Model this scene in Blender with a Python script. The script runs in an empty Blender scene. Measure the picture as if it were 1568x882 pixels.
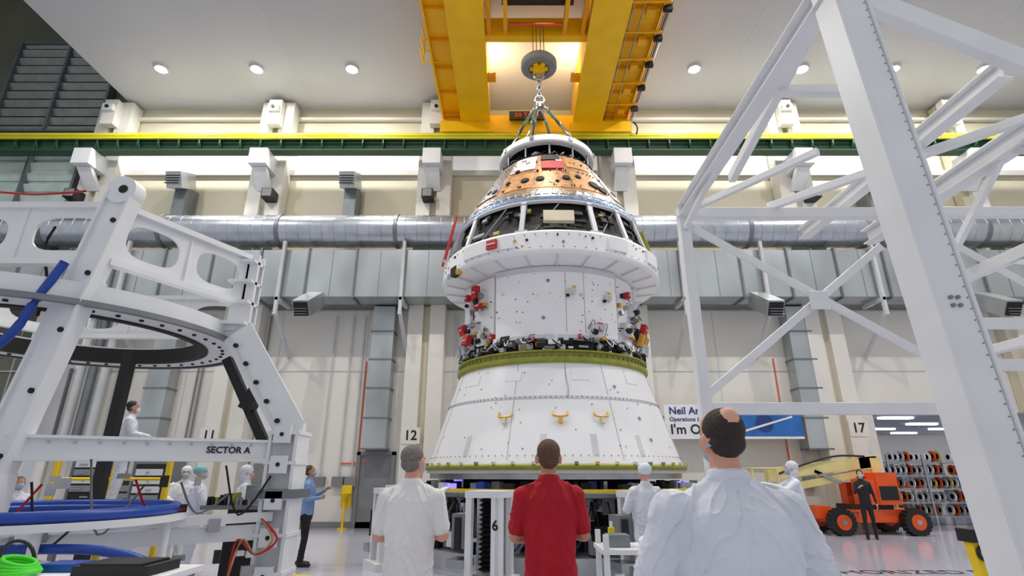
import bpy, math, random, time
from mathutils import Vector, Matrix, noise
from mathutils.bvhtree import BVHTree
T0=time.time()
random.seed(7)
V=Vector
scene=bpy.context.scene
def C(r,g,b):
    f=lambda c:(c/255/12.92) if c/255<=0.04045 else ((c/255+0.055)/1.055)**2.4
    return (f(r),f(g),f(b),1)
MATS={}
def mk(name,col,rough=0.5,metal=0.0,var=0.05,scale=3.0,bump=0.0,bscale=20.0,stretch=None,emit=0.0,spec=0.5):
    m=bpy.data.materials.new(name); m.use_nodes=True
    nt=m.node_tree; N=nt.nodes; L=nt.links
    p=N['Principled BSDF']
    p.inputs['Roughness'].default_value=rough; p.inputs['Metallic'].default_value=metal
    p.inputs['Specular IOR Level'].default_value=spec
    tc=N.new('ShaderNodeTexCoord'); src=tc.outputs['Object']
    if stretch:
        mp=N.new('ShaderNodeMapping'); mp.inputs['Scale'].default_value=stretch
        L.new(src,mp.inputs['Vector']); src=mp.outputs['Vector']
    nz=N.new('ShaderNodeTexNoise'); nz.inputs['Scale'].default_value=scale; nz.inputs['Detail'].default_value=1 if var>0.09 else 0
    L.new(src,nz.inputs['Vector'])
    mx=N.new('ShaderNodeMix'); mx.data_type='RGBA'
    lo=tuple(max(0,c*(1-var*2)) for c in col[:3])+(1,); hi=tuple(min(1,c*(1+var*2)) for c in col[:3])+(1,)
    mx.inputs[6].default_value=lo; mx.inputs[7].default_value=hi
    L.new(nz.outputs[0],mx.inputs[0]); L.new(mx.outputs[2],p.inputs['Base Color'])
    if bump:
        n2=N.new('ShaderNodeTexNoise'); n2.inputs['Scale'].default_value=bscale; n2.inputs['Detail'].default_value=1
        L.new(src,n2.inputs['Vector'])
        bp=N.new('ShaderNodeBump'); bp.inputs['Strength'].default_value=bump; bp.inputs['Distance'].default_value=0.02
        L.new(n2.outputs[0],bp.inputs['Height']); L.new(bp.outputs['Normal'],p.inputs['Normal'])
    if emit:
        p.inputs['Emission Color'].default_value=col; p.inputs['Emission Strength'].default_value=emit
        m.cycles.emission_sampling='NONE'
    MATS[name]=m
    return m
white=mk('painted_steel_white',C(230,232,234),0.36,0,0.03)
offwhite=mk('painted_steel_grey_white',C(200,203,206),0.4,0,0.05)
wallm=mk('wall_paint_cream',C(216,208,184),0.6,0,0.04,0.6)
wallw=mk('wall_paint_white',C(228,225,217),0.55,0,0.03,0.6)
wallg=mk('wall_grey_dim_bay',C(104,106,92),0.7,0,0.1,0.8)  # greenish grey, darkened to paint in the dimness of the unlit left bay
ceilm=mk('ceiling_paint',C(198,198,204),0.75,0,0.02,0.5)
floorm=mk('floor_epoxy',C(190,190,204),0.12,0,0.05,0.5)
galv=mk('galvanized_steel',C(182,188,190),0.34,0.7,0.18,1.2,0.14,6,(0.9,1,0.5))
galvd=mk('galvanized_dull',C(128,134,138),0.45,0.6,0.1,3)
spiral=mk('spiral_duct_metal',C(190,196,203),0.26,0.85,0.1,3)
yel=mk('crane_yellow',C(254,194,4),0.42,0,0.05,2)
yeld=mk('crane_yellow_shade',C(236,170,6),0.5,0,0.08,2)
green=mk('rail_green',C(46,84,62),0.5,0,0.08,2)
lime=mk('rail_yellow',C(214,206,36),0.5,0,0.05,2)
dark=mk('dark_parts_and_shade',C(22,20,20),0.7,0,0.08,5)  # near-black for dark hardware, and for painted shade in recesses and gaps
black=mk('black_rubber',C(20,20,22),0.55,0,0.08,5)
brown=mk('dark_brown_bay',C(38,29,24),0.6,0.1,0.3,4)
steel=mk('brushed_steel',C(170,172,176),0.3,0.9,0.08,8)
grey=mk('grey_plastic',C(128,130,132),0.5,0,0.06)
seam=mk('panel_seam_grey',C(176,176,180),0.5,0,0.06)
scw=mk('thermal_panel_white',C(243,243,245),0.28,0,0.015,1.2)
scw2=mk('thermal_panel_white_dull',C(212,212,216),0.45,0,0.04,2.0)
olive=mk('primer_olive',C(146,148,52),0.5,0,0.15,6)
copper=mk('kapton_copper',C(176,132,92),0.42,0.35,0.38,6,0.35,9)
copper2=mk('kapton_amber',C(206,160,112),0.4,0.3,0.25,8,0.35,9)
silver=mk('aluminized_foil',C(205,210,222),0.22,0.85,0.2,12,0.6,18)
foilb=mk('blue_foil',C(160,182,212),0.25,0.75,0.25,14,0.6,22)
red=mk('remove_before_flight_red',C(186,22,30),0.5,0,0.08,8)
gold=mk('gold_tape',C(222,170,60),0.35,0.4,0.1,10)
beige=mk('connector_beige',C(214,206,180),0.5,0,0.05)
blue=mk('hose_blue',C(20,66,160),0.35,0,0.08,5)
orange=mk('lift_orange',C(226,84,24),0.45,0,0.08,3)
cream=mk('lift_cream',C(222,208,140),0.5,0,0.08,3)
glow=mk('lamp_glow',(1,0.98,0.94,1),0.5,emit=60)
annexglow=mk('annex_lamp',(0.85,0.9,1,1),0.5,emit=6)
annexglow.cycles.emission_sampling='AUTO'
bluelt=mk('blue_work_light',(0.25,0.2,1,1),0.5,emit=1.5)
slat=mk('louvre_glass',C(138,146,142),0.35,0.1,0.12,3)
slatd=mk('louvre_backing',C(70,74,72),0.5,0,0.1,3)
slatb=mk('louvre_glass_lit',C(205,222,214),0.35,0.0,0.08,3)  # paler copy of the louvre glass, lit look put into its colour
stripw=mk('clerestory_panel_glow',C(246,248,250),0.4,emit=0.35,var=0.01)  # white panel, no lamp; faint glow added to make it look bright
inkm=mk('sign_ink_black',C(24,24,30),0.6)
inkb=mk('sign_ink_blue',C(30,60,130),0.6)
signw=mk('sign_vinyl_white',C(240,242,246),0.5)
signb=mk('sign_vinyl_blue',C(40,110,190),0.5,0,0.25,2)
safety=mk('safety_yellow',C(240,205,20),0.5)
neon=mk('cable_green',C(70,220,40),0.5)
skin1=mk('skin_fair',C(214,160,136),0.5,0,0.06,12)
skin2=mk('skin_tan',C(192,136,108),0.5,0,0.06,12)
hairg=mk('hair_grey',C(122,116,110),0.75,0,0.3,60,0.5,120)
hairb=mk('hair_brown',C(92,66,48),0.75,0,0.25,60,0.5,120)
haird=mk('hair_dark',C(50,40,35),0.75,0,0.3,60,0.5,120)
hairk=mk('hair_black',C(24,20,20),0.6,0,0.08,60)
shw=mk('cotton_white',C(234,234,232),0.85,0,0.02,5,0.2,14)
shr=mk('cotton_red',C(172,12,32),0.85,0,0.06,5,0.2,14)
shb=mk('cotton_blue',C(132,162,208),0.85,0,0.05,5)
gown=mk('cleanroom_fabric',C(218,222,232),0.75,0,0.04,5,0.3,12)
capm=mk('bouffant_cap',C(214,226,236),0.8,0,0.04,10)
capb=mk('bouffant_cap_blue',C(130,180,186),0.8,0,0.04,10)
jean=mk('denim',C(52,66,96),0.85,0,0.08,20)
trk=mk('trouser_black',C(26,26,32),0.8,0,0.08,8)
shoe=mk('shoe_leather',C(24,20,20),0.4,0,0.08,8)
maskb=mk('face_mask_blue',C(150,190,215),0.8,0,0.03,8)
eyew=mk('eye_white',C(235,235,235),0.3); eyed=mk('eye_iris',C(50,34,24),0.2); lip=mk('lip',C(170,96,88),0.5)

class B:
    def __init__(s,name): s.n=name; s.v=[]; s.f=[]; s.mi=[]; s.sm=[]; s.mats=[]
    def mat(s,m):
        if m not in s.mats: s.mats.append(m)
        return s.mats.index(m)
    def add(s,vs,fs,m,smooth=False):
        o=len(s.v); i=s.mat(m)
        s.v.extend([tuple(v) for v in vs])
        for f in fs:
            s.f.append([o+k for k in f]); s.mi.append(i); s.sm.append(smooth)
    def obox(s,c,sz,ax,ay,az,m):
        c=V(c); hx,hy,hz=sz[0]/2,sz[1]/2,sz[2]/2
        vs=[c+ax*(i*hx)+ay*(j*hy)+az*(k*hz) for i in(-1,1) for j in(-1,1) for k in(-1,1)]
        s.add(vs,[(0,1,3,2),(4,6,7,5),(0,4,5,1),(2,3,7,6),(0,2,6,4),(1,5,7,3)],m)
    def box(s,x0,x1,y0,y1,z0,z1,m):
        s.obox(((x0+x1)/2,(y0+y1)/2,(z0+z1)/2),(abs(x1-x0),abs(y1-y0),abs(z1-z0)),V((1,0,0)),V((0,1,0)),V((0,0,1)),m)
    def frame(s,p1,p2,up=(0,0,1)):
        d=(V(p2)-V(p1)); L=d.length; d=d/L; u=V(up)
        if abs(d.dot(u))>0.98: u=V((0,1,0))
        sd=d.cross(u).normalized(); u2=sd.cross(d).normalized()
        return d,sd,u2,L
    def beam(s,p1,p2,w,h,m,up=(0,0,1)):
        d,sd,u,L=s.frame(p1,p2,up)
        s.obox((V(p1)+V(p2))/2,(L,w,h),d,sd,u,m)
    def ibeam(s,p1,p2,w,h,t,m,up=(0,0,1)):
        d,sd,u,L=s.frame(p1,p2,up); c=(V(p1)+V(p2))/2
        s.obox(c,(L,t,h-2*t),d,sd,u,m)
        s.obox(c+u*(h/2-t/2),(L,w,t),d,sd,u,m); s.obox(c-u*(h/2-t/2),(L,w,t),d,sd,u,m)
    def cyl(s,p1,p2,r1,r2,m,seg=20,smooth=True):
        d,sd,u,L=s.frame(p1,p2); p1=V(p1);p2=V(p2)
        a=[];b=[]
        for i in range(seg):
            t=2*math.pi*i/seg; o=sd*math.cos(t)+u*math.sin(t)
            a.append(p1+o*r1); b.append(p2+o*r2)
        s.add(a+b,[(i,(i+1)%seg,seg+(i+1)%seg,seg+i) for i in range(seg)],m,smooth)
        s.add(a,[tuple(range(seg))[::-1]],m); s.add(b,[tuple(range(seg))],m)
    def tube(s,pts,r,m,seg=8,sub=6):
        P=[V(p) for p in pts]; out=[]
        if len(P)>2 and sub>1:
            E=[P[0]]+P+[P[-1]]
            for i in range(1,len(E)-2):
                for k in range(sub):
                    t=k/sub; a,b,c,d=E[i-1],E[i],E[i+1],E[i+2]
                    out.append(0.5*((2*b)+(c-a)*t+(2*a-5*b+4*c-d)*t*t+(-a+3*b-3*c+d)*t**3))
            out.append(P[-1])
        else: out=P
        vs=[];n=len(out)
        for i,p in enumerate(out):
            d=(out[min(i+1,n-1)]-out[max(i-1,0)]).normalized()
            u=V((0,0,1)) if abs(d.z)<0.95 else V((0,1,0))
            sd=d.cross(u).normalized();u2=sd.cross(d)
            for k in range(seg):
                t=2*math.pi*k/seg; vs.append(p+(sd*math.cos(t)+u2*math.sin(t))*r)
        fs=[(i*seg+k,i*seg+(k+1)%seg,(i+1)*seg+(k+1)%seg,(i+1)*seg+k) for i in range(n-1) for k in range(seg)]
        fs.append(tuple(range(seg))[::-1]); fs.append(tuple((n-1)*seg+k for k in range(seg)))
        s.add(vs,fs,m,True)
    def lathe(s,cx,cy,prof,m,seg=96,a0=0,a1=360,smooth=True):
        full=abs(a1-a0)>=359.9; n=seg if full else seg+1
        for (r1,z1),(r2,z2) in zip(prof[:-1],prof[1:]):
            vs=[]
            for i in range(n):
                a=math.radians(a0+(a1-a0)*i/seg)
                vs.append((cx+r1*math.sin(a),cy-r1*math.cos(a),z1)); vs.append((cx+r2*math.sin(a),cy-r2*math.cos(a),z2))
            s.add(vs,[(2*i,2*((i+1)%n),2*((i+1)%n)+1,2*i+1) for i in range(seg)],m,smooth)
    def torus(s,c,n,R,r,m,seg=24,ss=8,sx=1.0):
        n=V(n).normalized(); u=V((0,0,1)) if abs(n.z)<0.9 else V((1,0,0))
        a=n.cross(u).normalized(); b=n.cross(a); vs=[]
        for i in range(seg):
            t=2*math.pi*i/seg; o=a*math.cos(t)*sx+b*math.sin(t); on=o.normalized()
            for k in range(ss):
                q=2*math.pi*k/ss; vs.append(V(c)+o*R+(on*math.cos(q)+n*math.sin(q))*r)
        s.add(vs,[(i*ss+k,i*ss+(k+1)%ss,((i+1)%seg)*ss+(k+1)%ss,((i+1)%seg)*ss+k) for i in range(seg) for k in range(ss)],m,True)
    def ell(s,c,r,m,rot=None,seg=16,rg=10):
        c=V(c); vs=[];R=rot or Matrix.Identity(3)
        for j in range(1,rg):
            ph=math.pi*j/rg
            for i in range(seg):
                t=2*math.pi*i/seg
                vs.append(c+R@V((r[0]*math.sin(ph)*math.cos(t),r[1]*math.sin(ph)*math.sin(t),r[2]*math.cos(ph))))
        top=len(vs);vs.append(c+R@V((0,0,r[2])));bot=len(vs);vs.append(c-R@V((0,0,r[2])))
        fs=[(j*seg+i,(j+1)*seg+i,(j+1)*seg+(i+1)%seg,j*seg+(i+1)%seg) for j in range(rg-2) for i in range(seg)]
        fs+=[(top,i,(i+1)%seg) for i in range(seg)]+[(bot,(rg-2)*seg+(i+1)%seg,(rg-2)*seg+i) for i in range(seg)]
        s.add(vs,fs,m,True)
    def limb(s,p1,p2,r1,r2,m,seg=14):
        d,sd,u,L=s.frame(p1,p2); p1=V(p1);p2=V(p2); R=[]
        for k in range(4):
            t=math.pi/2*k/4; R.append((p1-d*r1*math.cos(t),r1*math.sin(t)))
        R.append((p1,r1)); R.append(((p1+p2)/2,(r1+r2)/2)); R.append((p2,r2))
        for k in range(3,-1,-1):
            t=math.pi/2*k/4; R.append((p2+d*r2*math.cos(t),r2*math.sin(t)))
        vs=[];n=len(R)
        for c,r in R:
            r=max(r,0.0004)
            for i in range(seg):
                t=2*math.pi*i/seg; vs.append(c+(sd*math.cos(t)+u*math.sin(t))*r)
        fs=[(i*seg+k,(i+1)*seg+k,(i+1)*seg+(k+1)%seg,i*seg+(k+1)%seg) for i in range(n-1) for k in range(seg)]
        fs.append(tuple(range(seg))); fs.append(tuple((n-1)*seg+k for k in range(seg))[::-1])
        s.add(vs,fs,m,True)
    def loft(s,rings,m,seg=28,pw=2.4):
        vs=[];n=len(rings)
        for z,hw,hd,yo in rings:
            for i in range(seg):
                t=2*math.pi*i/seg; c,sn=math.cos(t),math.sin(t)
                vs.append((hw*math.copysign(abs(c)**(2/pw),c),yo+hd*math.copysign(abs(sn)**(2/pw),sn),z))
        fs=[(i*seg+k,i*seg+(k+1)%seg,(i+1)*seg+(k+1)%seg,(i+1)*seg+k) for i in range(n-1) for k in range(seg)]
        fs.append(tuple(range(seg))[::-1]); fs.append(tuple((n-1)*seg+k for k in range(seg)))
        s.add(vs,fs,m,True)
    def hpanel(s,P,hr,th,m,seg=32,sx=1,sy=1):
        P=[V(p) for p in P]; nrm=(P[1]-P[0]).cross(P[3]-P[0]).normalized()*th/2
        def bl(u,v): 
            u=(u+1)/2;v=(v+1)/2
            return P[0]*(1-u)*(1-v)+P[1]*u*(1-v)+P[2]*u*v+P[3]*(1-u)*v
        o=[];h=[]
        for i in range(seg):
            t=2*math.pi*(i+0.5)/seg; c,sn=math.cos(t),math.sin(t); k=1/max(abs(c),abs(sn))
            o.append(bl(c*k,sn*k)); q=(abs(c)**3+abs(sn)**3)**(-1/3); h.append(bl(c*q*hr*sx,sn*q*hr*sy))
        vs=[p+nrm for p in o]+[p+nrm for p in h]+[p-nrm for p in o]+[p-nrm for p in h]
        fs=[]
        for i in range(seg):
            j=(i+1)%seg
            fs+=[(i,j,seg+j,seg+i),(2*seg+i,3*seg+i,3*seg+j,2*seg+j),(seg+i,seg+j,3*seg+j,3*seg+i),(i,2*seg+i,2*seg+j,j)]
        s.add(vs,fs,m)
    def text(s,txt,o,xd,ud,size,m,align='CENTER',bold=0.0):
        cu=bpy.data.curves.new('t','FONT'); cu.body=txt; cu.size=size; cu.align_x=align; cu.align_y='CENTER'; cu.offset=bold; cu.resolution_u=3
        ob=bpy.data.objects.new('t',cu); scene.collection.objects.link(ob)
        dg=bpy.context.evaluated_depsgraph_get()
        me=ob.evaluated_get(dg).to_mesh()
        xd=V(xd).normalized();ud=V(ud).normalized(); o=V(o)
        s.add([o+xd*v.co.x+ud*v.co.y for v in me.vertices],[tuple(p.vertices) for p in me.polygons],m)
        bpy.data.objects.remove(ob); bpy.data.curves.remove(cu)
    def mesh(s):
        me=bpy.data.meshes.new(s.n); me.from_pydata(s.v,[],s.f)
        for m in s.mats: me.materials.append(m)
        me.polygons.foreach_set('material_index',s.mi); me.polygons.foreach_set('use_smooth',s.sm); me.update()
        return me
    def done(s,bevel=0,parent=None):
        ob=bpy.data.objects.new(s.n,s.mesh()); scene.collection.objects.link(ob)
        if bevel: BEV.append((ob,bevel))
        if parent: ob.parent=parent
        return ob
BEV=[]
X=V((1,0,0));Y=V((0,1,0));Z=V((0,0,1))
R_=random.uniform
# ---------------- ROOM ----------------
WY=18.0
b=B('floor'); b.box(-27,26,-3,34,-0.2,0,floorm); b.done()
b=B('wall_back')
b.box(-27,-15.3,WY,WY+0.4,0,22,wallg)
b.box(-15.3,11.9,WY,WY+0.4,0,15.5,wallm); b.box(11.9,19,WY,WY+0.4,3.5,15.5,wallm); b.box(19,24.4,WY,WY+0.4,0,15.5,wallm)
b.box(-15.3,11.9,WY-0.03,WY,0,7.0,wallw); b.box(11.9,19,WY-0.03,WY,3.5,7,wallw)
for z in (4.85,10.4): b.box(-27,24,WY-0.05,WY,z,z+0.035,offwhite)
for x in range(-26,25,3):
    if not(11<x<19.5): b.box(x,x+0.02,WY-0.045,WY,0,7,offwhite)
b.done()
b=B('wall_left'); b.box(-27.4,-27,8,18,0,22,wallg); b.done()
b=B('wall_right'); b.box(24,24.4,8,18,0,15.5,wallw); b.done()
b=B('ceiling'); b.box(-15.2,24,8,18,15.5,15.9,ceilm); b.box(-15.2,-14.8,8,18,15.9,22,ceilm); b.box(-27,-15.2,8,18,22,22.4,wallg)
for x in (-8,0,8,16): b.box(x,x+0.03,8,18,15.49,15.5,offwhite)
b.done()
b=B('trim_1'); b.box(-27,24,WY-0.14,WY-0.05,12.42,12.62,wallw)
b.box(-27,24,WY-0.2,WY-0.05,14.9,15.0,wallw); b.done()
b=B('window_1')
for x0,x1 in ((-14.9,-9.8),(-8.6,-3.5),(-2.3,3.3),(4.6,9.9),(11.1,16),(17.2,23)):
    b.box(x0,x1,WY-0.1,WY-0.05,12.65,14.1,stripw)
b.done()
b=B('baseboard_back'); b.box(-27,11.9,WY-0.08,WY-0.03,0,0.18,grey); b.done()
def louvre(name,x0,x1,z0,z1,m):
    b=B(name); b.box(x0,x1,WY-0.1,WY-0.02,z0,z1,slatd if m is slat else m)
    n=int((z1-z0)/0.42)
    for i in range(n+1):
        z=z0+(z1-z0)*i/n; b.obox(((x0+x1)/2,WY-0.2,z),(x1-x0,0.03,0.3),X,V((0,0.9,0.4)),V((0,-0.4,0.9)),m)
    for x in (x0,(x0+x1)/2,x1): b.box(x-0.05,x+0.05,WY-0.36,WY-0.05,z0-0.05,z1+0.05,galvd)
    b.box(x0,x1,WY-0.3,WY-0.05,z0-0.1,z0,galvd); b.box(x0,x1,WY-0.3,WY-0.05,z1,z1+0.1,galvd); b.done()
louvre('window_2',-20.5,-16.3,14.4,18.6,slat); louvre('window_3',-20.5,-16.6,10.9,13.2,slatb); louvre('window_4',-20.5,-16.6,8.2,10.4,slatb)
for x in (-15.5,-9.15,-2.9,4.0,10.55,16.9):
    b=B('wall_column'); 
    y0=17.4
    if x<11: b.box(x-0.62,x-0.12,y0,WY-0.05,0,15.4,wallw)
    b.box(x+0.12,x+0.62,y0,WY-0.05,0 if x<16 else 3.5,15.4,wallw)
    b.box(x-0.12,x+0.12,y0+0.2,WY-0.05,0 if x<16 else 3.5,15.4,wallm)
    b.box(x-0.32,x+0.32,16.5,17.4,12.1,12.72,white); b.obox((x,17.1,11.8),(0.5,0.9,0.15),X,V((0,0.7,-0.7)),V((0,0.7,0.7)),white)
    b.box(x-0.25,x+0.25,17.1,17.4,14.2,15.3,wallw)
    b.box(x-0.2,x+0.2,16.95,17.2,14.75,15.0,white); b.cyl((x,16.95,14.87),(x,16.9,14.87),0.07,0.07,black,12)
    b.done()
for t,x,z in (('11',-9.55,2.72),('12',-3.2,2.72),('17',10.98,2.95)):
    b=B('bay_number_sign'); b.box(x-0.3,x+0.3,17.375,17.398,z-0.25,z+0.25,wallw); b.text(t,(x,17.37,z),X,Z,0.42,inkm,bold=0.008); b.done()
def door(name,x,m):
    b=B(name); b.box(x-0.5,x+0.5,WY-0.08,WY-0.035,0.0,2.15,m)
    for a in (x-0.56,x+0.56): b.box(a-0.06,a+0.06,WY-0.14,WY-0.035,0,2.25,grey)
    b.box(x-0.62,x+0.62,WY-0.14,WY-0.035,2.15,2.27,grey); b.cyl((x+0.4,WY-0.16,1),(x+0.25,WY-0.16,1),0.015,0.015,steel); b.done()
door('door_1',-12.9,grey); door('door_2',-4.35,grey)
b=B('crane_runway_beam')
b.ibeam((-27,16.85,13.0),(24,16.85,13.0),0.4,0.55,0.05,green)
b.box(-27,24,16.6,16.7,13.3,13.42,lime); b.box(-27,24,16.8,16.9,13.28,13.36,steel); b.box(-27,24,16.5,16.58,13.12,13.2,lime)
for i in range(68): x=-26.5+i*0.75; b.box(x,x+0.05,16.66,16.84,12.78,13.22,green)
b.done()
b=B('rectangular_air_duct')
b.box(-26,23.9,16.5,17.35,7.05,8.7,galv)
x=-26
while x<23.8:
    b.box(x-0.03,x+0.03,16.44,17.37,6.99,8.76,galvd); b.box(x+0.8,x+0.812,16.49,16.51,7.05,8.7,galvd)
    x+=1.6
b.box(-26,23.9,17.35,17.97,7.05,7.2,galvd)
b.done()
b=B('spiral_round_duct')
x=-26
b.cyl((-26,16.75,9.5),(23.9,16.75,9.5),0.56,0.56,spiral,40)
while x<23.8:
    b.torus((x,16.75,9.5),X,0.562,0.012,spiral,28,4); x+=0.4
for x in range(-24,24,4): b.cyl((x,16.75,9.5),(x+0.12,16.75,9.5),0.6,0.6,galvd,40)
b.done()
b=B('duct_hanger_bracket')
for x in (-12.8,-7.6,-3.6,0.2,5.6,8.3,12,14.6,19):
    b.box(x-0.05,x+0.05,16.3,16.42,6.4,8.95,offwhite); b.beam((x,16.36,6.5),(x+0.02,17.9,5.3),0.1,0.1,offwhite); b.box(x-0.06,x+0.06,16.3,17.35,6.88,6.98,offwhite)
b.done()
for x in (-4.35,9.7,-11.6):
    b=B('vertical_air_duct'); b.box(x-0.36,x+0.36,17.42,17.92,2.3,7.0,galv)
    z=2.3
    while z<7: b.box(x-0.4,x+0.4,17.39,17.94,z,z+0.05,galvd); z+=0.95
    b.done()
for x in (-6.4,8.0,15.2):
    b=B('supply_air_diffuser'); b.obox((x,16.0,6.65),(0.5,1.3,0.5),X,V((0,0.86,0.5)),V((0,-0.5,0.86)),galv)
    b.obox((x,15.42,6.3),(0.42,0.04,0.42),X,V((0,0.86,0.5)),V((0,-0.5,0.86)),dark)
    for k in range(5): b.obox((x,15.39,6.14+k*0.085),(0.42,0.05,0.015),X,V((0,0.86,0.5)),V((0,-0.5,0.86)),steel)
    b.done()
for x in (-12.1,-5.9,13.2):
    b=B('wall_exhaust_vent'); b.obox((x,17.1,11.7),(0.55,0.9,0.6),X,V((0,0.9,0.4)),V((0,-0.4,0.9)),galv)
    b.box(x-0.22,x+0.22,17.2,17.9,9.9,11.6,galvd)
    for k in range(5): b.obox((x,16.62,11.35+k*0.1),(0.5,0.05,0.02),X,Y,Z,dark)
    b.done()
for x in (-8.8,-3.05,10.9,-15.9):
    b=B('wall_loudspeaker'); b.box(x-0.2,x+0.2,16.9,17.38,10.95,11.3,black); b.box(x-0.16,x+0.16,16.88,16.9,10.98,11.27,grey); b.done()
b=B('wall_conduit')
for x,z0,z1 in ((-4.95,1.9,5.2),(-4.98,0.6,1.9),(8.9,2.0,5.3)):
    b.cyl((x,17.93,z0),(x,17.93,z1),0.02,0.02,orange,8)
b.cyl((-5.5,17.93,1.9),(-4.6,17.93,1.9),0.02,0.02,orange,8)
for x in (-6.1,-5.5,-5.1,9.4,-1.9,-1.6): b.cyl((x,17.9,1.4),(x,17.9,6.8),0.025,0.025,offwhite,8); b.box(x-0.18,x+0.18,17.8,17.96,1.2,1.5,grey)
b.box(-7.2,-6.7,17.75,17.96,1.3,2.1,offwhite); b.box(-8.2,-7.8,17.8,17.96,1.2,1.9,grey)
for x in (-10.6,-10.45,-8.4): b.cyl((x,17.9,0.3),(x,17.9,6.8),0.03,0.03,grey,8)
b.done()
b=B('eyewash_station'); b.cyl((-5.15,17.6,0),(-5.15,17.6,0.95),0.04,0.04,safety,12); b.lathe(-5.15,17.55,[(0.02,0.85),(0.18,1.0),(0.2,1.02),(0.16,1.02),(0.02,0.9)],safety,24); b.box(-5.3,-5.0,17.72,17.8,0.6,1.25,safety); b.cyl((-5.15,17.6,0),(-5.15,17.6,0.03),0.15,0.15,safety,16); b.done()
b=B('riser_pipe_bundle')
for i,x in enumerate((-14.4,-14.0,-13.6,-13.2)): b.tube([(x,17.2,2.6),(x,17.2,3.2),(x,17.2,5.0),(x,17.2,6.9)],0.13,[galvd,offwhite][i%2],12); b.tube([(x,17.2,2.6),(x-.1,16.9,2.3),(x-0.4,16.7,2.2)],0.13,steel,12)
b.done()
for x,y,h in ((-11.2,15.2,2.0),(-10.1,15.4,1.5),(-8.9,14.2,1.9)):
    b=B('equipment_cabinet'); b.box(x-.4,x+.4,y-.35,y+.35,0,h,grey); b.box(x-.36,x+.36,y-.37,y-.35,0.1,h-.08,black)
    for k in range(int(h/0.2)-1): b.box(x-.33,x+.33,y-.39,y-.37,0.15+k*.2,0.3+k*.2,random.choice((dark,grey,galvd,offwhite))); b.cyl((x+R_(-.25,.25),y-.39,.22+k*.2),(x+.0,y-.4,.22+k*.2),0.02,0.02,steel,8)
    for q in (-.42,.42): b.box(x+q-.02,x+q+.02,y-.37,y+.35,0,h+.02,galvd)
    b.done()
b=B('wall_banner'); b.box(4.85,9.2,17.34,17.37,2.62,3.68,signw); b.box(7.1,9.2,17.33,17.345,2.7,3.5,signb)
b.text('Neil Armstrong',(5.0,17.325,3.48),X,Z,0.32,inkb,'LEFT',0.006); b.text('Operations & Checkout',(5.0,17.325,3.22),X,Z,0.18,inkb,'LEFT',0.003)
b.text("I'm On It!",(5.0,17.325,2.9),X,Z,0.42,inkm,'LEFT',0.006)
b.cyl((8.0,17.32,3.1),(8.0,17.335,3.1),0.28,0.28,inkb,24); b.beam((7.3,17.325,2.85),(8.9,17.325,3.3),0.02,0.06,signw); b.box(4.9,9.1,17.37,17.95,3.3,3.36,offwhite); b.done()
b=B('wall_annex'); b.box(10,30,33.6,34,0,3.8,wallw); b.box(9.8,10,18.4,34,0,3.8,wallw); b.box(29.8,30,18.4,34,0,3.8,wallw); b.done()
b=B('ceiling_annex'); b.box(10,30,18.4,34,3.8,4.0,ceilm); b.done()
b=B('annex_strip_light')
for i in range(5):
    for j in range(5): x=12+i*3.2; y=19.5+j*2.9; b.box(x,x+1.3,y,y+0.3,3.72,3.795,annexglow)
b.done()
b=B('reel_storage_rack')
for x in (12.6,13.8,15.0,16.2,17.4): 
    for y in (18.8,19.6): b.box(x-0.03,x+0.03,y-0.03,y+0.03,0.0,2.2,steel)
for k in range(5):
    z=0.25+k*0.42; b.box(12.6,17.4,18.78,19.62,z,z+0.03,steel)
    for i in range(26):
        x=12.72+i*0.18
        if random.random()<0.92:
            r=0.16+random.random()*0.03; m=[signw,orange,offwhite,cream][random.choice((0,0,0,0,2,2,3,1))]
            b.cyl((x,18.9+r,z+0.03+r),(x+0.03,18.9+r,z+0.03+r),r,r,m,18); b.cyl((x,18.9+r,z+0.03+r),(x+0.09,18.9+r,z+0.03+r),r*0.5,r*0.5,offwhite,12)
b.done()
b=B('workbench')
for j in range(2):
    for i in range(3):
        x=11.5+i*4;y=24+j*4; b.box(x,x+2.6,y,y+1,0.85,0.92,signw)
        for q in (x+0.1,x+2.5): b.box(q-0.04,q+0.04,y+0.05,y+0.95,0,0.85,steel)
        b.box(x,x+2.6,y+0.9,y+0.95,0.92,1.7,foilb); b.box(x+0.4,x+1.0,y+0.3,y+0.7,0.92,1.3,grey); b.box(x+1.4,x+2.2,y+0.3,y+0.6,0.92,1.25,orange)
b.done()
def light(name,loc,e,size,col,rot=(0,0,0),parent=None):
    l=bpy.data.lights.new(name,'AREA'); l.shape='DISK'; l.size=size; l.energy=e; l.color=col
    lo=bpy.data.objects.new(name,l); scene.collection.objects.link(lo); lo.location=loc; lo.rotation_euler=rot; lo.parent=parent
def highbay(x,y,power):
    b=B('high_bay_light'); b.lathe(x,y,[(0.001,15.43),(0.15,15.43)],glow,24); b.lathe(x,y,[(0.15,15.43),(0.22,15.40),(0.26,15.5),(0.0,15.5)],offwhite,24)
    o=b.done(); light('lamp',(x,y,15.36),power,0.3,(1,0.97,0.93),parent=o)
for x in (-12.7,-9.25,-5.8,6.6,10.5,13.8,17.1): highbay(x,15.6,240)
for x in (-12.7,-5.8,0.7,6.6,13.8): highbay(x,9.3,400)
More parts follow.
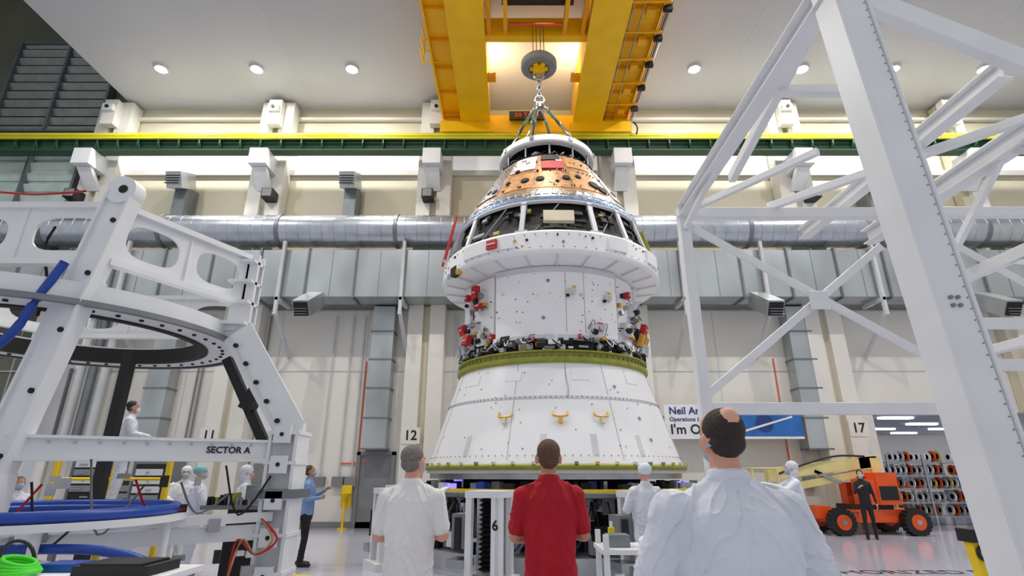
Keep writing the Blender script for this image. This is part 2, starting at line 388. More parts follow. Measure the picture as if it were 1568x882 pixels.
# ---------------- CRANE ----------------
b=B('overhead_bridge_crane')
y0,y1=7.0,17.2
for x0,x1,px0,px1 in ((-1.85,-0.85,-2.6,-1.85),(2.3,3.3,3.3,4.35)):
    b.box(x0,x1,y0,y1,13.95,15.3,yel); b.box(x0-0.04,x1+0.04,y0,y1,13.9,13.95,yel)
    b.box(px0,px1,y0,y1,14.35,14.4,yel)
    for xx in (px0,px1-0.06): b.box(xx,xx+0.06,y0,y1,14.12,14.4,yel)
    y=y0
    while y<y1: b.box(px0,px1,y,y+0.07,14.2,14.36,yeld); y+=1.2
    y=y0
    ox=px0 if px0<0 else px1
    while y<y1: b.cyl((ox,y,14.3),(ox,y,15.3),0.025,0.025,yel,8); y+=1.3
    for z in (14.8,15.3): b.cyl((ox,y0,z),(ox,y1,z),0.025,0.025,yel,8)
b.box(-2.6,4.35,16.75,17.05,13.55,14.3,yel)
b.box(-2.65,-0.7,16.55,17.05,13.45,13.9,yel); b.box(2.15,4.4,16.55,17.05,13.45,13.9,yel)
for x in (-2.2,-1.2,2.7,3.9): b.cyl((x,16.7,13.57),(x,17.0,13.57),0.2,0.2,steel,24)
b.box(-0.1,1.2,16.5,16.6,13.95,14.3,black); b.text('50 TON',(0.55,16.49,14.12),X,Z,0.26,orange)
for k in range(5):
    xx=4.3+0.06*k; b.tube([(xx,y0,14.2-0.01*k),(xx,11,14.15),(xx,y1,14.2)],0.022,[black,steel,orange,black,steel][k],6,4)
for xx in (3.45,3.75): b.cyl((xx,y0,14.1),(xx,y1,14.1),0.025,0.025,steel,8)
y=7
while y<17: b.box(3.3,4.5,y,y+0.06,14.05,14.12,yeld); b.box(3.85,4.1,y+0.3,y+0.55,14.05,14.2,yeld); b.box(4.3,4.55,y+0.2,y+0.32,13.98,14.15,dark); y+=1.1
b.tube([(4.5,16.6,13.9),(4.6,16.5,13.6),(4.55,16.5,13.3)],0.03,black)
b.box(-0.85,2.3,10.4,10.7,14.15,14.9,yel); b.box(-0.85,2.3,12.8,13.05,14.2,14.9,yel)
b.box(-0.4,1.9,10.7,12.0,15.05,15.15,brown)
for x in (-0.7,-0.2,1.6,2.15): b.box(x-0.06,x+0.06,10.7,12.8,14.25,14.5,yeld)
b.cyl((-0.3,11.9,14.8),(1.8,11.9,14.8),0.25,0.25,brown,24); b.cyl((-0.2,11.3,14.7),(0.7,11.3,14.7),0.2,0.2,yeld,20); b.box(1.1,1.7,11.1,11.6,14.4,15,yeld)
b.cyl((-0.1,12.5,14.35),(1.7,12.5,14.35),0.05,0.05,orange,10)
for x in (-2.9,-2.4): b.cyl((x,14.0,14.3),(x,14.0,15.2),0.03,0.03,yel,8)
for z in (14.3,14.75,15.2): b.cyl((-2.9,14.0,z),(-2.4,14.0,z),0.03,0.03,yel,8); b.cyl((-2.9,14.0,z),(-2.9,13.4,z),0.03,0.03,yel,8)
for x in (-0.7,2.15): b.box(x-0.15,x+0.15,14.6,14.9,14.25,14.4,yeld); b.cyl((x,14.75,14.4),(x,14.75,14.43),0.12,0.12,glow,16)  # invented housings and glowing discs for the added fill lamps
cr_=b.done()
for x in (-0.6,2.05): light('crane_warm_fill',(x,14.75,14.5),30,0.25,(1,0.8,0.35),(math.radians(155),0,0),cr_)  # added warm fill, yellows the ceiling between the girders
CX,CY=0.93,12.5
hx=0.78
b=B('crane_hook_block')
for dx in (-0.16,-0.06,0.06,0.16): b.cyl((hx+dx,CY,13.0),(hx+dx,CY,14.3),0.012,0.012,steel,8)
b.lathe(hx,CY,[(0.02,13.05),(0.22,13.05),(0.26,12.95),(0.48,12.93),(0.52,12.88),(0.52,12.72),(0.48,12.68),(0.3,12.68),(0.28,12.74),(0.02,12.74)],grey,40)
for k in range(6):
    a=math.radians(60*k); b.beam((hx,CY,12.7),(hx+0.26*math.cos(a),CY+0.26*math.sin(a),12.7),0.12,0.06,yel)
b.box(hx-0.16,hx+0.16,CY-0.12,CY+0.12,12.5,12.72,yel); b.torus((hx,CY,12.42),Y,0.12,0.045,steel)
z=12.25
for k in range(5): b.torus((hx,CY,z),X if k%2 else Y,0.085,0.028,steel,18,8,0.65); z-=0.125
b.torus((hx,CY,11.6),Y,0.13,0.035,steel); b.box(hx-0.1,hx+0.1,CY-0.06,CY+0.06,11.35,11.5,steel)
b.done()
b=B('lifting_sling')
for i,a in enumerate((-75,-30,35,80,150,-150)):
    ar=math.radians(a); e=V((CX+1.12*math.sin(ar),CY-1.12*math.cos(ar),9.62)); s0=V((hx+0.1*math.sin(ar),CY-0.1*math.cos(ar),11.42))
    m1=s0.lerp(e,0.2); m2=s0.lerp(e,0.6)
    b.tube([s0,m1],0.03,steel); b.tube([m1,m2],0.042,green,8); b.tube([m2,e],0.022,steel); b.torus(m1,V((1,0,0)),0.07,0.02,steel,14,6); b.torus(m2,V((1,0,0)),0.06,0.018,steel,14,6); b.torus(e,V((0,1,0)),0.06,0.02,gold,14,6)
b.done()
# ---------------- SPACECRAFT ----------------
b=B('spacecraft_capsule_stack')
def S(a,r,z): a=math.radians(a); return V((CX+r*math.sin(a),CY-r*math.cos(a),z))
def ax(a): a=math.radians(a); return V((math.cos(a),math.sin(a),0)),V((math.sin(a),-math.cos(a),0))
def sbox(a,r,z,w,d,h,m,tilt=0):
    t,n=ax(a); u=Z
    if tilt: q=math.radians(tilt); u=(Z*math.cos(q)+n*math.sin(q)); n=(n*math.cos(q)-Z*math.sin(q))
    b.obox(S(a,r,z),(w,d,h),t,n,u,m)
def sdisc(a,r,z,rad,th,m,tilt=0,seg=20):
    t,n=ax(a); q=math.radians(tilt); n=n*math.cos(q)-Z*math.sin(q)
    p=S(a,r,z); b.cyl(p,p+n*th,rad,rad,m,seg)
b.lathe(CX,CY,[(2.55,1.66),(2.82,1.66),(2.84,1.7),(2.84,1.73),(2.76,1.76)],olive,128)
b.lathe(CX,CY,[(2.5,1.6),(2.79,1.6),(2.79,1.67)],scw2,128)
def cr(z): return 2.76+(2.13-2.76)*(z-1.76)/(3.68-1.76)
b.lathe(CX,CY,[(cr(1.76),1.76),(cr(2.95),2.95)],scw,128)
b.lathe(CX,CY,[(cr(2.95)+.012,2.94),(cr(3.0)+.012,2.99),(cr(3.0),2.99)],scw2,128)
b.lathe(CX,CY,[(cr(2.99),2.99),(2.13,3.68)],scw,128)
tl=math.degrees(math.atan2(0.63,1.92))
for i in range(150):
    a=i*2.4; sdisc(a,cr(2.96)+0.005,2.965,0.011,0.015,grey,-tl,8)
for i in range(120): sdisc(i*3,cr(1.9),1.9,0.01,0.01,grey,-tl,8)
for i in range(8):
    a=-22+i*45
    for z0,z1 in ((1.82,2.92),(3.02,3.66)):
        p,q=S(a,cr(z0)+0.001,z0),S(a,cr(z1)+0.001,z1); b.cyl(p,q,0.006,0.006,seam,6)
for a in (-42,-8,12,33): sbox(a,cr(2.1)+0.0,2.08,0.12,0.02,0.4,scw2,-tl)  # thin strips stand in for faint highlights on the cone
for a in (-50,-24,10,42): sbox(a,cr(3.4),3.4,0.34,0.015,0.2,scw,-tl)
for a in (-25,-1,17):
    b.tube([S(a-3,cr(2.68)+.03,2.68),S(a-2.6,cr(2.6)+.05,2.6),S(a+2.6,cr(2.6)+.05,2.6),S(a+3,cr(2.68)+.03,2.68)],0.018,gold,6,3)
    sbox(a,cr(2.53)+0.03,2.53,0.06,0.06,0.13,gold if a==-1 else beige,-tl)
for i in range(26):
    a=-95+i*7.6; sbox(a,2.82,1.77,0.06,0.05,0.05,random.choice((beige,grey,gold,scw2)),0)
for a in (3,): b.tube([S(a,cr(2.95)+.01,2.95),S(a+0.4,cr(3.1)+.008,3.15),S(a-0.3,cr(3.4)+.008,3.4),S(a,2.14,3.64)],0.006,grey,6)
for k in range(40):
    a=R_(-80,80); z=R_(1.95,3.6); sdisc(a,cr(z),z,0.014,0.01,random.choice((grey,gold,seam)),-tl,10)
for a,z in ((28,3.2),(38,2.6),(41,2.2)): sdisc(a,cr(z),z,0.04,0.01,seam,-tl,16); sdisc(a,cr(z),z,0.02,0.015,grey,-tl,12)
b.lathe(CX,CY,[(2.1,3.66),(2.17,3.66),(2.2,3.7),(2.2,3.77),(2.14,3.79),(2.14,3.86),(2.19,3.88),(2.19,3.91),(2.0,3.91)],olive,128)
for i in range(90): sdisc(i*4,2.14,3.825,0.02,0.03,grey,0,8)
b.lathe(CX,CY,[(2.0,3.9),(1.92,3.95),(1.92,4.25)],brown,96)
for k in range(260):
    a=R_(-180,180); z=R_(3.97,4.2); m=random.choice((steel,silver,scw,dark,gold,grey,scw2,dark,dark,scw))
    sbox(a,R_(1.97,2.1),z,R_(0.05,0.26),R_(0.05,0.14),R_(0.04,0.15),m,R_(-25,25))
for k in range(60):
    a=R_(-110,110); b.tube([S(a,2.1,4.2),S(a+R_(1,3),2.18,R_(3.95,4.1)),S(a+R_(3,7),2.14,R_(3.95,4.25))],0.013,random.choice((scw,silver,dark,grey)),6,4)
b.lathe(CX,CY,[(1.96,4.15),(1.96,5.8)],scw2,128)
def spanel(a0,a1,z0,z1,r,th,m):
    b.lathe(CX,CY,[(r,z0),(r+th,z0),(r+th,z1),(r,z1)],m,24,a0,a1)
    for a in (a0,a1):
        p=[S(a,r,z0),S(a,r+th,z0),S(a,r+th,z1),S(a,r,z1)]; b.add(p,[(0,1,2,3)],m)
for a0,a1,r in ((-38,39,2.05),(-62,-41,1.99),(42,66,1.99),(70,128,2.05),(-128,-66,2.05),(132,228,2.05)):
    spanel(a0,a1,4.22,5.68,r-0.06,0.08,scw)
spanel(-38.2,39.2,4.17,4.24,2.0,0.085,scw2); spanel(-38.2,39.2,5.6,5.72,2.0,0.085,scw2)
for a in (5,16): b.tube([S(a,2.071,4.3),S(a,2.071,5.6)],0.004,grey,6,1)
for a,z,m in ((-33,5.2,scw2),(-8,4.6,grey),(14,5.1,beige),(33,5.05,beige),(-5,5.4,grey),(22,4.4,scw2)):
    sdisc(a,2.06,z,0.035,0.03,m,0,12)
for a,z in ((8,5.15),(31,5.1)): sbox(a,2.12,z,0.15,0.12,0.12,scw2); sdisc(a,2.16,z,0.04,0.06,beige); sbox(a+2,2.1,z+.09,0.05,0.05,0.08,gold); sbox(a-2,2.1,z-.08,0.06,0.05,0.05,dark)
for k in range(70): sdisc(R_(-80,80),2.04,R_(4.25,5.6),0.013,0.035,random.choice((grey,gold,dark)),0,8)
for a,z in ((-47,4.3),(-50,5.22),(47,4.5),(22,4.35),(-58,4.62),(58,5.0)):
    sbox(a,2.08,z,0.26,0.18,0.28,scw2,8); sdisc(a-2,2.14,z-0.03,0.06,0.1,dark,20); sdisc(a+2.5,2.14,z+0.03,0.07,0.08,steel,-10); sbox(a+4,2.12,z-0.16,0.1,0.1,0.06,gold)
    for j in range(3): b.tube([S(a,2.1,z),S(a+R_(-5,5),2.24,z+R_(-.2,.2)),S(a+R_(-7,7),2.05,z+R_(-.3,.3))],0.01,random.choice((silver,dark,grey,scw)),6,4)
for a,r,z,w,h,t in ((-66,2.22,4.62,0.28,0.2,20),(-60,2.22,4.34,0.26,0.2,-15),(-52,2.2,5.36,0.17,0.3,0),(-62,2.18,5.34,0.14,0.13,0),(-50,2.15,5.05,0.26,0.1,20),(66,2.22,4.62,0.26,0.24,15),(24,2.12,4.42,0.1,0.18,0),(-40,2.08,4.28,0.07,0.16,0),(12,2.1,4.2,0.05,0.1,10),(-14,2.1,4.15,0.06,0.09,10),(50,2.1,5.3,0.1,0.14,0)):
    sbox(a,r,z,w,0.12,h,red,t); sbox(a,r+.07,z,w*.5,0.02,0.025,scw2,t)
for k in range(26):
    sg=random.choice((-1,1)); sbox(sg*R_(42,68),R_(2.04,2.14),R_(4.25,5.6),R_(.04,.12),0.08,R_(.04,.12),random.choice((dark,steel,scw2,gold,grey,dark)),R_(-20,20))
for a in (60,66,72): sbox(a,2.2,4.35,0.14,0.1,0.28,[gold,scw,silver][a%3],20); sbox(a,2.12,4.5,0.18,0.12,0.2,dark,0)
for a in (-72,-64,64,71): sbox(a,2.2,4.18,0.2,0.1,0.22,silver,10)
b.lathe(CX,CY,[(1.95,5.72),(2.08,5.74),(2.58,5.8),(2.63,5.84),(2.64,5.88),(2.61,6.28),(2.59,6.32),(2.3,6.32)],scw,128)
for i in range(72):
    a=i*5; sdisc(a,2.61,6.22,0.013,0.02,grey,-4,8); sdisc(a+2.5,2.63,5.93,0.013,0.015,grey,-4,8)
for k in range(34): sdisc(R_(-85,85),2.61,R_(5.95,6.2),random.choice((0.02,0.03)),0.03,random.choice((dark,grey,gold)),-4,10)
for i in range(60):
    a=math.radians(i*6); r=random.choice((2.2,2.35,2.5)); p=V((CX+r*math.sin(a),CY-r*math.cos(a),5.76+(r-2.08)*0.115)); b.cyl(p,p-Z*0.015,0.02,0.02,grey,8)
for a0,a1 in ((-48,-20),(24,34),(50,62)): spanel(a0,a1,5.95,6.24,2.61,0.07,scw)
sbox(-30,2.71,6.09,0.24,0.05,0.2,red,-4); sbox(-30,2.745,6.09,0.2,0.02,0.03,scw2)
sbox(-58,2.58,5.86,0.26,0.14,0.2,dark,0); sbox(-62,2.64,5.8,0.2,0.05,0.1,silver); sbox(-54,2.6,5.8,0.12,0.1,0.1,gold)
for a in range(-180,180,15): b.beam(S(a,2.1,5.72),S(a,2.55,5.785),0.03,0.04,scw2)
# recessed equipment bay, its shade painted with dark inner surfaces
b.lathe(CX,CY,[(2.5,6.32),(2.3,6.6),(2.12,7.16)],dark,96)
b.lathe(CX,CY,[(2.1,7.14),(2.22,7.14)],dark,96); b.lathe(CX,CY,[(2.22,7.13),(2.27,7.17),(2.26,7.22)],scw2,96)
for a in (-50,-17,19,38,55,95,-95,120,-120,150,180,-150):
    p,q=S(a,2.53,6.32),S(a,2.26,7.16); t,n=ax(a); b.beam(p,q,0.1,0.06,scw2,n); b.obox(S(a,2.28,7.03),(0.15,0.08,0.16),t,n,Z,steel); b.beam(S(a-3,2.54,6.34),S(a+3,2.54,6.34),0.06,0.06,scw2)
for a in (-34,-4,30,60): b.beam(S(a-7,2.46,6.36),S(a+6,2.24,7.1),0.025,0.025,steel)
sbox(1,2.5,6.66,0.64,0.1,0.28,beige,-15)
for i in range(8):
    for j in range(2): sdisc(-4.6+i*1.6,2.54-j*0.03,6.60+j*0.12,0.022,0.02,[dark,steel][(i+j)%2],-15,10)
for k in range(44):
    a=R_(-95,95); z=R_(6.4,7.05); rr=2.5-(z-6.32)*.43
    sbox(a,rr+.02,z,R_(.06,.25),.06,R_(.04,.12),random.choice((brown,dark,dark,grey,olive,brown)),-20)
for a in (-75,-66,66,76): sbox(a,2.42,6.7,0.3,0.12,0.55,random.choice((olive,steel)),-15)
for a in (-80,-70): b.beam(S(a,2.66,6.35),S(a,2.42,7.5),0.05,0.05,red) 
for k in range(6): b.beam(S(-80,2.64-0.04*k,6.45+0.18*k),S(-70,2.64-.04*k,6.45+.18*k),0.02,0.03,scw)
b.lathe(CX,CY,[(2.2,7.2),(2.27,7.22),(2.27,7.28),(2.24,7.3)],foilb,128)
def mr(z): return 2.23+(1.22-2.23)*(z-7.30)/(9.0-7.30)
b.lathe(CX,CY,[(mr(7.30),7.30),(mr(7.56),7.56)],silver,128)
b.lathe(CX,CY,[(mr(7.56),7.56),(1.22,9.0)],copper,128)
t2=math.degrees(math.atan2(1.01,1.70))
def cpanel(a0,a1,z0,z1,o,m):
    b.lathe(CX,CY,[(mr(z0),z0),(mr(z0)+o,z0),(mr(z1)+o,z1),(mr(z1),z1)],m,14,a0,a1)
    for a in (a0,a1): b.add([S(a,mr(z0),z0),S(a,mr(z0)+o,z0),S(a,mr(z1)+o,z1),S(a,mr(z1),z1)],[(0,1,2,3)],m)
cpanel(-62,-40,7.7,8.9,0.03,silver); cpanel(-38,-14,8.4,8.95,0.02,scw2); cpanel(46,70,7.65,8.7,0.03,scw2); cpanel(-100,-66,7.6,8.9,0.03,scw2); cpanel(-34,-14,7.66,8.25,0.012,copper2); cpanel(14,40,7.66,8.3,0.012,copper2); cpanel(-12,12,7.64,8.2,0.01,copper)
cpanel(-10,9,8.76,8.97,0.03,brown); cpanel(14,38,8.5,8.95,0.015,copper2)
for a,z,r in ((-52,7.95,0.07),(-44,7.85,0.08),(-34,8.0,0.05),(-20,7.95,0.085),(-9,7.95,0.085),(10,8.0,0.08),(20,8.1,0.06),(31,7.9,0.13),(37,7.8,0.13),(52,7.9,0.09),(-30,8.4,0.05),(3,7.85,0.03)):
    sdisc(a,mr(z)-0.01,z,r+0.02,0.03,brown,-t2); sdisc(a,mr(z)-0.01,z,r,0.05,dark,-t2)
sbox(1,mr(8.5)+0.02,8.5,0.52,0.05,0.34,red,-t2)
for i in range(100): 
    z=random.choice((7.72,8.3,8.68,8.95)); a=R_(-100,100); sdisc(a,mr(z),z,0.014,0.04,random.choice((dark,scw,brown)),-t2,8)
for k in range(16):
    a=R_(-60,60); z=R_(7.7,8.9); sbox(a,mr(z)+.01,z,R_(.05,.14),.03,R_(.03,.1),random.choice((scw,silver,brown,gold)),-t2)
for i in range(40):
    a=-100+i*5; sbox(a,mr(7.43)+0.01,7.43,0.13,0.02,0.12,random.choice((foilb,silver,scw,silver)),-t2)
b.lathe(CX,CY,[(1.22,8.98),(1.24,9.02),(1.0,9.04),(0.75,9.06),(0.7,9.4)],brown,64)
for a in range(0,360,30):
    sbox(a+8,0.9,9.15,0.2,0.18,0.2,random.choice((scw2,dark,steel,brown,beige))); b.cyl(S(a,1.17,9.02),S(a,1.17,9.4),0.025,0.025,steel,8)
for k in range(30): b.tube([S(k*12,1.1,9.05),S(k*12+6,1.15,9.15),S(k*12+12,0.9,9.25)],0.014,random.choice((dark,grey,scw)),6,3)
b.lathe(CX,CY,[(1.08,9.38),(1.25,9.38),(1.28,9.41),(1.26,9.56),(1.22,9.6),(1.06,9.6),(1.08,9.38)],scw,96)
b.lathe(CX,CY,[(0.02,9.5),(1.1,9.5)],dark,48)
for a in (-60,-20,25,70): sbox(a,1.28,9.48,0.1,0.05,0.1,steel)
b.done()
# ---------------- STAND ----------------
b=B('assembly_stand')
b.lathe(CX,CY,[(2.3,1.6),(2.3,1.5),(2.72,1.5),(2.72,1.6),(2.3,1.6)],steel,96)
b.lathe(CX,CY,[(1.8,1.2),(3.2,1.2),(3.24,1.22),(3.24,1.27),(3.2,1.29),(1.8,1.29)],galvd,96)
b.lathe(CX,CY,[(3.22,1.3),(3.26,1.3),(3.26,1.35),(3.22,1.35)],safety,96)
b.lathe(CX,CY,[(1.0,0.0),(3.0,0.0),(3.0,0.3),(1.0,0.3)],offwhite,48)
b.lathe(CX,CY,[(2.0,1.29),(2.0,1.5)],dark,48); b.lathe(CX,CY,[(2.2,0.3),(2.2,1.2)],dark,48)  # dark cylinders stand in for the shade under the stack and platform
for k in range(90):
    a=k*4; sr=2.45+R_(-0.2,0.5); t,n=ax(a); b.obox(S(a,sr,1.37),(R_(.06,.2),0.15,R_(0.08,0.2)),t,n,Z,random.choice((steel,white,dark,bluelt,grey,blue,dark)))
for a in range(-20,340,30):
    t,n=ax(a)
    b.cyl(S(a,2.5,0.1),S(a,2.5,1.2),0.07,0.07,white,16); b.beam(S(a,2.5,0.3),S(a+15,2.9,1.2),0.05,0.05,white); b.beam(S(a,3.0,1.15),S(a,2.0,0.5),0.06,0.06,steel)
    b.obox(S(a+12,2.8,0.7),(0.35,0.3,0.5),t,n,Z,random.choice((grey,black,steel))) 
for k in range(110):
    a=R_(-80,80); t,n=ax(a); b.obox(S(a,R_(2.4,3.05),R_(0.35,1.1)),(R_(.06,.3),R_(.06,.2),R_(.05,.25)),t,n,Z,random.choice((steel,white,dark,dark,grey,galvd,black,black)))
for k in range(36):
    a=R_(-70,70); b.tube([S(a,3.0,1.15),S(a+R_(-3,3),3.12,R_(.4,.9)),S(a+R_(3,9),2.9,R_(.3,.6)),S(a+R_(6,12),3.0,1.1)],0.015,random.choice((black,grey,white,blue,black)),6,4)
b.done()
for i,a in enumerate((-20.5,18,55,100,-60,-105,180)):
    b=B('jack_stand'); R=3.65; t,n=ax(a)
    c=S(a,R,0)
    def q(u,w,z): return c+t*u+n*w+Z*z
    for u in (-0.25,0.25):
        for w in (-0.22,0.22): b.obox(q(u,w,0.66),(0.1,0.1,1.28),t,n,Z,white)
    b.obox(q(0,0,1.29),(0.62,0.56,0.1),t,n,Z,white); b.obox(q(0,0,0.06),(0.75,0.7,0.12),t,n,Z,white); b.obox(q(0.2,0.24,0.66),(0.14,0.06,1.2),t,n,Z,white)
    b.obox(q(0,-0.24,0.66),(0.5,0.03,1.1),t,n,Z,offwhite)
    for k in range(15): b.cyl(q(-0.04,0,0.18+k*0.07),q(-0.04,0,0.215+k*0.07),0.07,0.14,black,20); b.cyl(q(-0.04,0,0.215+k*0.07),q(-0.04,0,0.25+k*0.07),0.14,0.07,black,20)
    b.obox(q(-0.45,0.05,0.75),(0.22,0.3,0.5),t,n,Z,grey); b.cyl(q(-0.45,0.2,0.5),q(-0.45,0.2,0.95),0.06,0.06,black,14); b.obox(q(-0.45,0.1,0.3),(0.3,0.4,0.12),t,n,Z,steel)
    b.text('6' if i==0 else str((i*2)%9+1),q(0.2,0.275,0.85),t,Z,0.2,inkm,bold=0.006)
    b.done()
b=B('equipment_cart'); b.box(1.0,2.4,6.5,7.2,0.75,0.8,white); b.box(1.0,2.4,6.5,7.2,0.3,0.34,white)
for x in (1.05,2.35):
    for y in (6.55,7.15): b.box(x-.03,x+.03,y-.03,y+.03,0.12,0.95,white); b.cyl((x,y-0.03,0.06),(x,y+0.03,0.06),0.06,0.06,black,14)
b.torus((1.9,6.85,0.98),(0.3,1,0.2),0.16,0.03,black); b.box(1.1,1.35,6.7,6.95,0.8,0.93,galvd); b.ell((1.65,6.75,0.86),(0.2,0.16,0.08),signw); b.cyl((1.2,7.05,0.8),(1.2,7.05,0.98),0.04,0.04,safety,12); b.cyl((1.2,7.05,0.98),(1.2,7.05,1.05),0.02,0.02,white,12); b.box(1.4,2.2,6.6,7.1,0.34,0.55,grey); b.done()
# ---------------- LEFT FIXTURE ----------------
b=B('capsule_assembly_fixture')
poly=[(-7.7,5.5),(-4.5,5.5),(-3.75,7.05),(-4.7,8.9),(-7.6,8.9),(-8.6,7.1)]
zt,zb=4.5,3.82
for i in range(6):
    p,q=V(poly[i]+(0,)),V(poly[(i+1)%6]+(0,)); n=3 if i in(0,3) else 2
    for z,w in ((zt,0.16),(zb,0.12)): b.beam(p+Z*z,q+Z*z,w,0.07,white)
    for k in range(n):
        a=p.lerp(q,k/n);c=p.lerp(q,(k+1)/n)
        b.hpanel([a+Z*zb,c+Z*zb,c+Z*zt,a+Z*zt],0.72,0.03,white,32,1,0.85)
        b.beam(c+Z*zb,c+Z*zt,0.06,0.06,white)
for i,(x,y) in enumerate(poly):
    if i in (1,): continue
    b.beam((x,y,zt+0.05),(x,y,3.3),0.3,0.06,white,(0,1,0)); b.beam((x,y+0.15,zt+0.05),(x,y+0.15,3.3),0.3,0.04,white,(0,1,0))
    cc=V((-6.1,7.1,0)); d=(V((x,y,0))-cc).normalized(); f=V((x,y,0))+d*1.05
    if i!=2: b.beam((x,y,3.4),(f.x,f.y,2.1),0.24,0.12,white); b.beam((x,y-0.14,3.4),(f.x,f.y-0.14,2.1),0.06,0.26,white)
    if i!=2: b.beam((f.x,f.y,2.15),(f.x,f.y,0),0.2,0.2,white)
P0,P1=V((-4.46,5.45,4.66)),V((-5.05,5.45,1.5))
b.beam(P0,P1,0.12,0.3,white,(1,0,0)) 
for s_ in (-1,1): b.beam(P0+V((0.14*s_,0,0)),P1+V((0.14*s_,0,0)),0.2,0.03,white,(1,0,0))
b.cyl(P0+V((0,-0.09,0)),P0+V((0,0.09,0)),0.17,0.17,white,28); b.cyl(P0+V((0.03,-0.1,0)),P0+V((0.03,-0.09,0)),0.05,0.05,dark,20)
for k in range(5): p=P0.lerp(P1,0.12+k*0.2); b.cyl(p+V((0.06,-0.06,0)),p+V((0.06,-0.08,0)),0.028,0.028,dark,12)
b.beam((-5.0,5.45,1.6),(-5.0,5.45,0),0.25,0.25,white)
b.beam((-3.75,7.0,3.35),(-2.86,6.95,2.1),0.12,0.24,white); b.beam((-3.62,6.9,3.42),(-2.74,6.85,2.15),0.03,0.3,white)
for k in range(5): p=V((-3.7,6.84,3.3)).lerp(V((-2.85,6.84,2.1)),0.1+k*0.2); b.cyl(p,p+V((0,-0.03,0)),0.03,0.03,dark,14)
b.beam((-2.8,6.95,2.2),(-2.8,6.95,0),0.1,0.34,white,(1,0,0)); b.box(-2.98,-2.94,6.75,7.15,0,2.1,white); b.box(-2.66,-2.62,6.75,7.15,0,2.1,white)
for z in (0.5,0.9,1.3,1.7,2.05): b.box(-3.0,-2.6,6.74,7.16,z,z+0.04,white); b.box(-2.9,-2.7,6.7,6.75,z-0.1,z+0.1,white); b.cyl((-2.8,6.69,z),(-2.8,6.7,z),0.025,0.025,dark,10)
b.box(-3.1,-2.55,6.7,7.2,1.32,1.42,galvd)
b.beam((-3.95,7.3,3.1),(-3.25,7.3,1.95),0.1,0.12,black); b.beam((-3.55,7.25,2.4),(-3.4,7.25,2.75),0.2,0.16,black)
b.beam((-5.6,7.7,3.3),(-5.6,7.7,0.0),0.13,0.13,black); b.beam((-7.0,7.9,3.3),(-7.6,7.9,1.2),0.2,0.12,black)
for z in (3.5,3.8,4.1,4.4): b.box(-3.92,-3.6,6.9,7.2,z,z+0.04,white)
rx,ry,rz=-5.95,6.95,3.3
b.lathe(rx,ry,[(1.66,rz),(2.02,rz),(2.05,rz+0.03),(2.05,rz+0.24),(1.66,rz+0.24),(1.66,rz)],white,96)
b.lathe(rx,ry,[(1.56,rz-0.02),(1.66,rz-0.02),(1.66,rz+0.2),(1.56,rz+0.2),(1.56,rz-0.02)],dark,96)
b.lathe(rx,ry,[(2.05,rz-0.02),(2.12,rz-0.02),(2.12,rz+0.04),(2.05,rz+0.04)],galvd,96)
for i in range(48):
    a=math.radians(i*7.5); p=V((rx+1.85*math.sin(a),ry-1.85*math.cos(a),rz)); b.cyl(p,p-Z*0.02,0.025,0.025,dark,8)
for i in range(6): 
    p=V(poly[i]+(3.5,)); c=V((rx,ry,3.5)); d=(p-c).normalized(); b.beam(c+d*2.0,p,0.1,0.14,white)
pA,pB=V((-5.0,5.45,1.84)),V((-2.85,6.95,1.86)); d=(pB-pA).normalized(); nn=V((d.y,-d.x,0)).normalized()
b.beam(pA,pB,0.1,0.2,white); b.beam(pA+Z*0.11,pB+Z*0.11,0.2,0.03,white); b.beam(pA-Z*0.11,pB-Z*0.11,0.2,0.03,white)
b.text('SECTOR A',pA.lerp(pB,0.76)+nn*0.06,d,Z,0.1,inkm,bold=0.003)
for k in range(12): p=pA.lerp(pB,0.05+k*0.08)+nn*0.05+Z*0.06; b.cyl(p,p+nn*0.02,0.014,0.014,steel,8)
b.beam((-5.9,4.9,1.84),(-5.0,5.45,1.84),0.1,0.2,white)
b.beam((-5.0,5.45,0.95),(-2.85,6.95,0.95),0.12,0.16,white); b.beam((-6.2,4.5,1.05),(-2.85,6.85,1.12),0.1,0.1,white); b.beam((-8.6,5.4,1.84),(-5.0,5.45,1.84),0.1,0.2,white); b.beam((-8.6,5.5,0.95),(-5.0,5.5,0.95),0.12,0.16,white)
b.beam((-5.0,5.45,0.9),(-2.9,6.95,0.2),0.08,0.08,white)
for k in range(26):
    t_=R_(0,1); p=V((-5.0,5.3,0)).lerp(V((-2.95,6.75,0)),t_); b.obox(p+Z*R_(.55,1.7),(R_(.04,.16),.08,R_(.04,.14)),d,nn,Z,random.choice((white,steel,black,grey,white)))
for k in range(6):
    t_=k/6; p=V((-5.0,5.25,0)).lerp(V((-2.95,6.7,0)),t_); q_=V((-5.0,5.25,0)).lerp(V((-2.95,6.7,0)),t_+.2); b.tube([p+Z*R_(1.5,1.8),p.lerp(q_,.4)+Z*R_(.9,1.3)+nn*.06,q_+Z*R_(1.2,1.7)],0.012,random.choice((black,grey,red,blue)),6)
b.tube([(-4.75,5.25,3.72),(-4.9,5.22,3.3),(-5.05,5.2,2.9),(-5.5,5.2,2.5),(-6.1,5.2,2.2)],0.045,blue,10)
b.tube([(-4.2,4.9,1.0),(-3.5,5.0,0.98),(-3.0,5.0,0.85),(-2.75,5.0,0.6),(-2.7,5.0,0.1)],0.04,blue,10)
b.tube([(-5.6,4.9,1.0),(-4.9,4.8,0.95),(-4.2,4.9,1.0)],0.04,blue,10)
for o in (0,0.05): b.tube([(-2.9,6.7,1.1),(-2.7+o,6.6,0.9),(-2.85,6.55,0.75),(-3.0-o,6.5,0.9),(-3.1,6.5,0.5)],0.013,red if o else copper,8)
